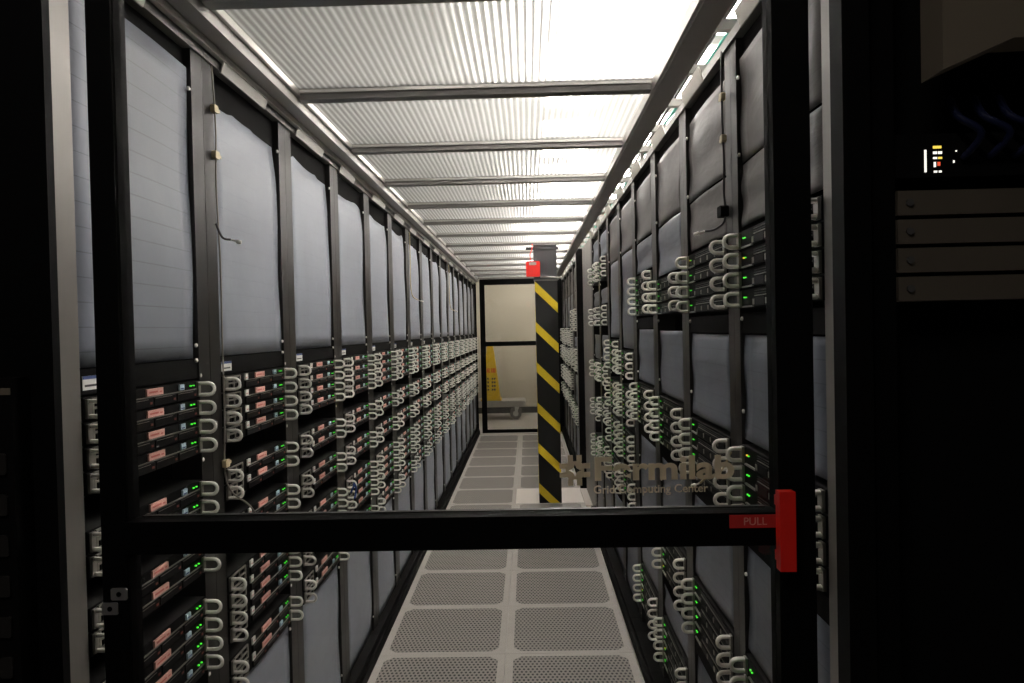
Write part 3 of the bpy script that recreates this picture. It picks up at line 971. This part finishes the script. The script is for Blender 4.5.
def text_mesh(txt, size, bold, m, depth=0.0006):
    cu = bpy.data.curves.new('lettering', 'FONT')
    cu.body = txt
    cu.size = size
    cu.offset = bold
    cu.extrude = depth / 2
    ob = bpy.data.objects.new('lettering_source', cu)
    COL.objects.link(ob)
    dg = bpy.context.evaluated_depsgraph_get()
    me = bpy.data.meshes.new_from_object(ob.evaluated_get(dg))
    bpy.data.objects.remove(ob)
    me.materials.clear()
    me.materials.append(MT[m])
    me.transform(Matrix.Rotation(PI / 2, 4, 'X'))
    return me
def fit_text(name, txt, x0, x1, zb, cap, bold, m, y, parent):
    me = text_mesh(txt, 0.05, bold, m)
    xs = [v.co.x for v in me.vertices]; zs = [v.co.z for v in me.vertices]
    base_cap = [v for v in zs]
    sx = (x1 - x0) / (max(xs) - min(xs))
    sz = cap / (max(zs) - 0)
    lo = min(xs)
    for v in me.vertices:
        v.co.x = (v.co.x - lo) * sx + x0 - ox
        v.co.z = v.co.z * sz + zb
        v.co.y = v.co.y + y - oy
    return put(name, me, parent)
ps = put('pull_sign', dbox(MB(), 0.305, 0.3795, 1.294, 1.314, 'pull', DY0 - 0.0015, DY0), t)
fit_text('sign_lettering', 'PULL', 0.327, 0.362, 1.2985, 0.0115, 0.0, 'pull_ink', DY0 - 0.0018, ps)
# vinyl lettering and emblem on the pane
VY = 1.1185
put('lettering', None, t) if False else fit_text('lettering', 'Fermilab', 0.101, 0.319, 1.368, 0.036, 0.0016, 'vinyl', VY, t)
fit_text('small_lettering', 'Grid Computing Center', 0.099, 0.278, 1.3465, 0.0125, 0.0006, 'vinyl', VY, t)
em = MB()
ec = (0.070 - ox, 1.3835)
S = 0.024
def bar(u0, u1, w0, w1):
    em.box(ec[0] + u0 * S, ec[0] + u1 * S, VY - oy - 0.0003, VY - oy + 0.0003, ec[1] + w0 * S, ec[1] + w1 * S, 'vinyl')
for s1 in (-1, 1):
    for s2 in (-1, 1):
        lo, hi = sorted((0.12 * s1, 0.46 * s1)); a, b = sorted((0.55 * s2, 1.0 * s2))
        bar(lo, hi, a, b)
        bar(a, b, lo, hi)
        # quarter of the middle square, hollowed towards the centre
        q = [(0.0, 0.60), (0.35, 0.60), (0.60, 0.35), (0.60, 0.0), (0.42, 0.0), (0.24, 0.07), (0.13, 0.13), (0.07, 0.24), (0.0, 0.42)]
        pts = [(ec[0] + u * s1 * S, ec[1] + w * s2 * S) for u, w in q]
        if s1 * s2 < 0:
            pts = pts[::-1]
        half = [pts]
        k0 = len(em.v); kk = em._m('vinyl')
        for yy in (VY - oy - 0.0003, VY - oy + 0.0003):
            em.v += [(u, yy, w) for u, w in pts]
        nn = len(pts)
        em.f.append([k0 + i for i in range(nn)]); em.mi.append(kk); em.sm.append(False)
        em.f.append([k0 + nn + i for i in range(nn)][::-1]); em.mi.append(kk); em.sm.append(False)
put('emblem', em, t)
# hinge plates on the left stile
for z, x in ((1.205, -0.658), (1.182, -0.673)):
    put('hinge_plate', MB().cbox(-0.002, 0.0, -0.013, 0.013, -0.0095, 0.0095, 'bright', 0.002).tube([(-0.003, 0, 0), (-0.0021, 0, 0)], 0.004, 'black', 10), t, (x + 0.008 - ox, DY0 - oy - 0.001, z), PI / 2).rotation_euler = (0, 0, PI / 2)
struct('door_2', MB().box(-0.90, -0.745, 1.10, 1.118, 0.0, 2.46, 'frame').box(0.509, 0.552, 1.150, 1.168, 0.0, 2.46, 'frame').box(-0.745, 0.552, 1.15, 1.186, 2.37, 2.46, 'frame'),
       'black outer jambs and header of the near glass door', 'door frame')

# ------------------------------------------------------------------ dark equipment on both sides outside the aisle
t = thing('power_strip', 'dim black power strip mounted upright left of the glass door', 'power strip', (-0.800, 1.079, 0))
put('body', MB().box(-0.022, 0.018, -0.02, 0.02, 0.02, 1.55, 'black'), t)
for i in range(14):
    put('socket', MB().cbox(0, 0.003, -0.010, 0.010, -0.016, 0.016, 'post', 0.003), t, (-0.002, -0.021, 1.42 - 0.062 * i), -PI / 2)
put('label_strip', MB().box(-0.02, 0.016, -0.022, -0.02, 1.525, 1.535, 'beige'), t)

t = thing('equipment_rack', 'dark open rack of equipment standing right of the glass door', 'equipment rack', (0.945, 1.20, 0))
for x in (-0.39, 0.24):
    put('post', MB().box(x, x + 0.05, -0.02, 0.045, 0.0, 2.36, 'frame').box(x + 0.012, x + 0.018, -0.022, -0.02, 0.05, 2.34, 'black'), t)
put('side_panel', MB().box(-0.415, -0.39, -0.02, 0.045, 0.0, 2.36, 'frame'), t)
put('crossbar', MB().box(-0.34, 0.24, 0.0, 0.04, 2.30, 2.36, 'frame'), t)
put('foot', MB().box(-0.39, 0.29, -0.14, 0.045, 0.0, 0.06, 'frame'), t)
put('back_panel', MB().box(-0.34, 0.24, 0.0455, 0.050, 0.06, 2.30, 'shell'), t)
for i in range(4):
    zc = 1.800 - 0.0465 * i
    s = thing('rack_unit', 'dim beige rack unit with round screw right of the door, %s from top' % ORD[i], 'rack unit', (0.936, 1.185, zc - 0.021), 0, 'beige units in the dark rack')
    put('faceplate', MB().box(-0.3304, 0.2484, -0.012, 0.0435, 0.0, 0.0395, 'beige_dark'), s)
    for x in (-0.312, 0.21):
        put('screw', MB().tube([(x, -0.0125, 0.02), (x, -0.016, 0.02)], 0.006, 'skirt', 10), s)
s = thing('patch_bay', 'patch bay with bright yellow, white and red port labels in dark rack', 'patch bay', (0.936, 1.185, 1.84))
put('faceplate', MB().box(-0.3304, 0.2484, -0.01, 0.044, 0.0, 0.07, 'shell'), s)
lab = MB()
for i, (x, z, w, h, m) in enumerate([(-0.286, 0.008, 0.003, 0.036, 'lw'), (-0.272, 0.046, 0.013, 0.004, 'ly'), (-0.272, 0.037, 0.006, 0.005, 'lw'), (-0.264, 0.037, 0.006, 0.005, 'lw'), (-0.272, 0.028, 0.006, 0.005, 'lw'), (-0.264, 0.028, 0.006, 0.005, 'ly'),
                                     (-0.271, 0.016, 0.003, 0.009, 'lw'), (-0.265, 0.018, 0.005, 0.007, 'lr'), (-0.271, 0.006, 0.005, 0.004, 'lw'), (-0.263, 0.006, 0.004, 0.004, 'lw')]):
    pass
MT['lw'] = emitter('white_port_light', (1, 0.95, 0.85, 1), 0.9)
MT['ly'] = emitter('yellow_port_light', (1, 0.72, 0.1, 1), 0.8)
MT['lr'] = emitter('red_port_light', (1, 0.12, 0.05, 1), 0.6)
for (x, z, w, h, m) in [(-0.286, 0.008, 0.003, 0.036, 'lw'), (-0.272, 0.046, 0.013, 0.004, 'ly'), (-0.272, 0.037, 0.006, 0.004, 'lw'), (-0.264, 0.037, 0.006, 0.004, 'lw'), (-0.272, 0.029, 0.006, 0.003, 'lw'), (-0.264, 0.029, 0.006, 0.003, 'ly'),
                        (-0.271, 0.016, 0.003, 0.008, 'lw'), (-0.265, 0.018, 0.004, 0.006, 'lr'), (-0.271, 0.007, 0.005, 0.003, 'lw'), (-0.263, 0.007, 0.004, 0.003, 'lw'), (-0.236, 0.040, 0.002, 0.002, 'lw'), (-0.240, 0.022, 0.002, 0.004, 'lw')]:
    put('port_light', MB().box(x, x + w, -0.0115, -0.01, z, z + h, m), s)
s = thing('equipment_case', 'beige equipment case with sloping underside high at right edge', 'equipment case', (0.87, 1.134, 1.985))
put('case', MB().prism([(-0.235, 0.0), (-0.13, 0.045), (0.35, 0.055), (0.35, 0.36), (-0.235, 0.36)], 'y', -0.04, 0.02, 'beige'), s)
put('plate', MB().box(-0.09, -0.04, -0.043, -0.04, 0.075, 0.115, 'skirt').box(-0.083, -0.047, -0.0445, -0.043, 0.082, 0.108, 'beige'), s)
for i in range(3):
    cable('data_cable', [(0.70 + 0.04 * i, 1.19, 1.97), (0.69 + 0.04 * i, 1.15, 1.93), (0.72 + 0.045 * i, 1.14, 1.90), (0.71 + 0.04 * i, 1.172, 1.868)], 0.006, 'blue_dark',
          '%s dark blue cable drooping into patch bay right of door' % ['leftmost', 'middle', 'rightmost'][i], 'cable', 'blue cables in the dark rack')
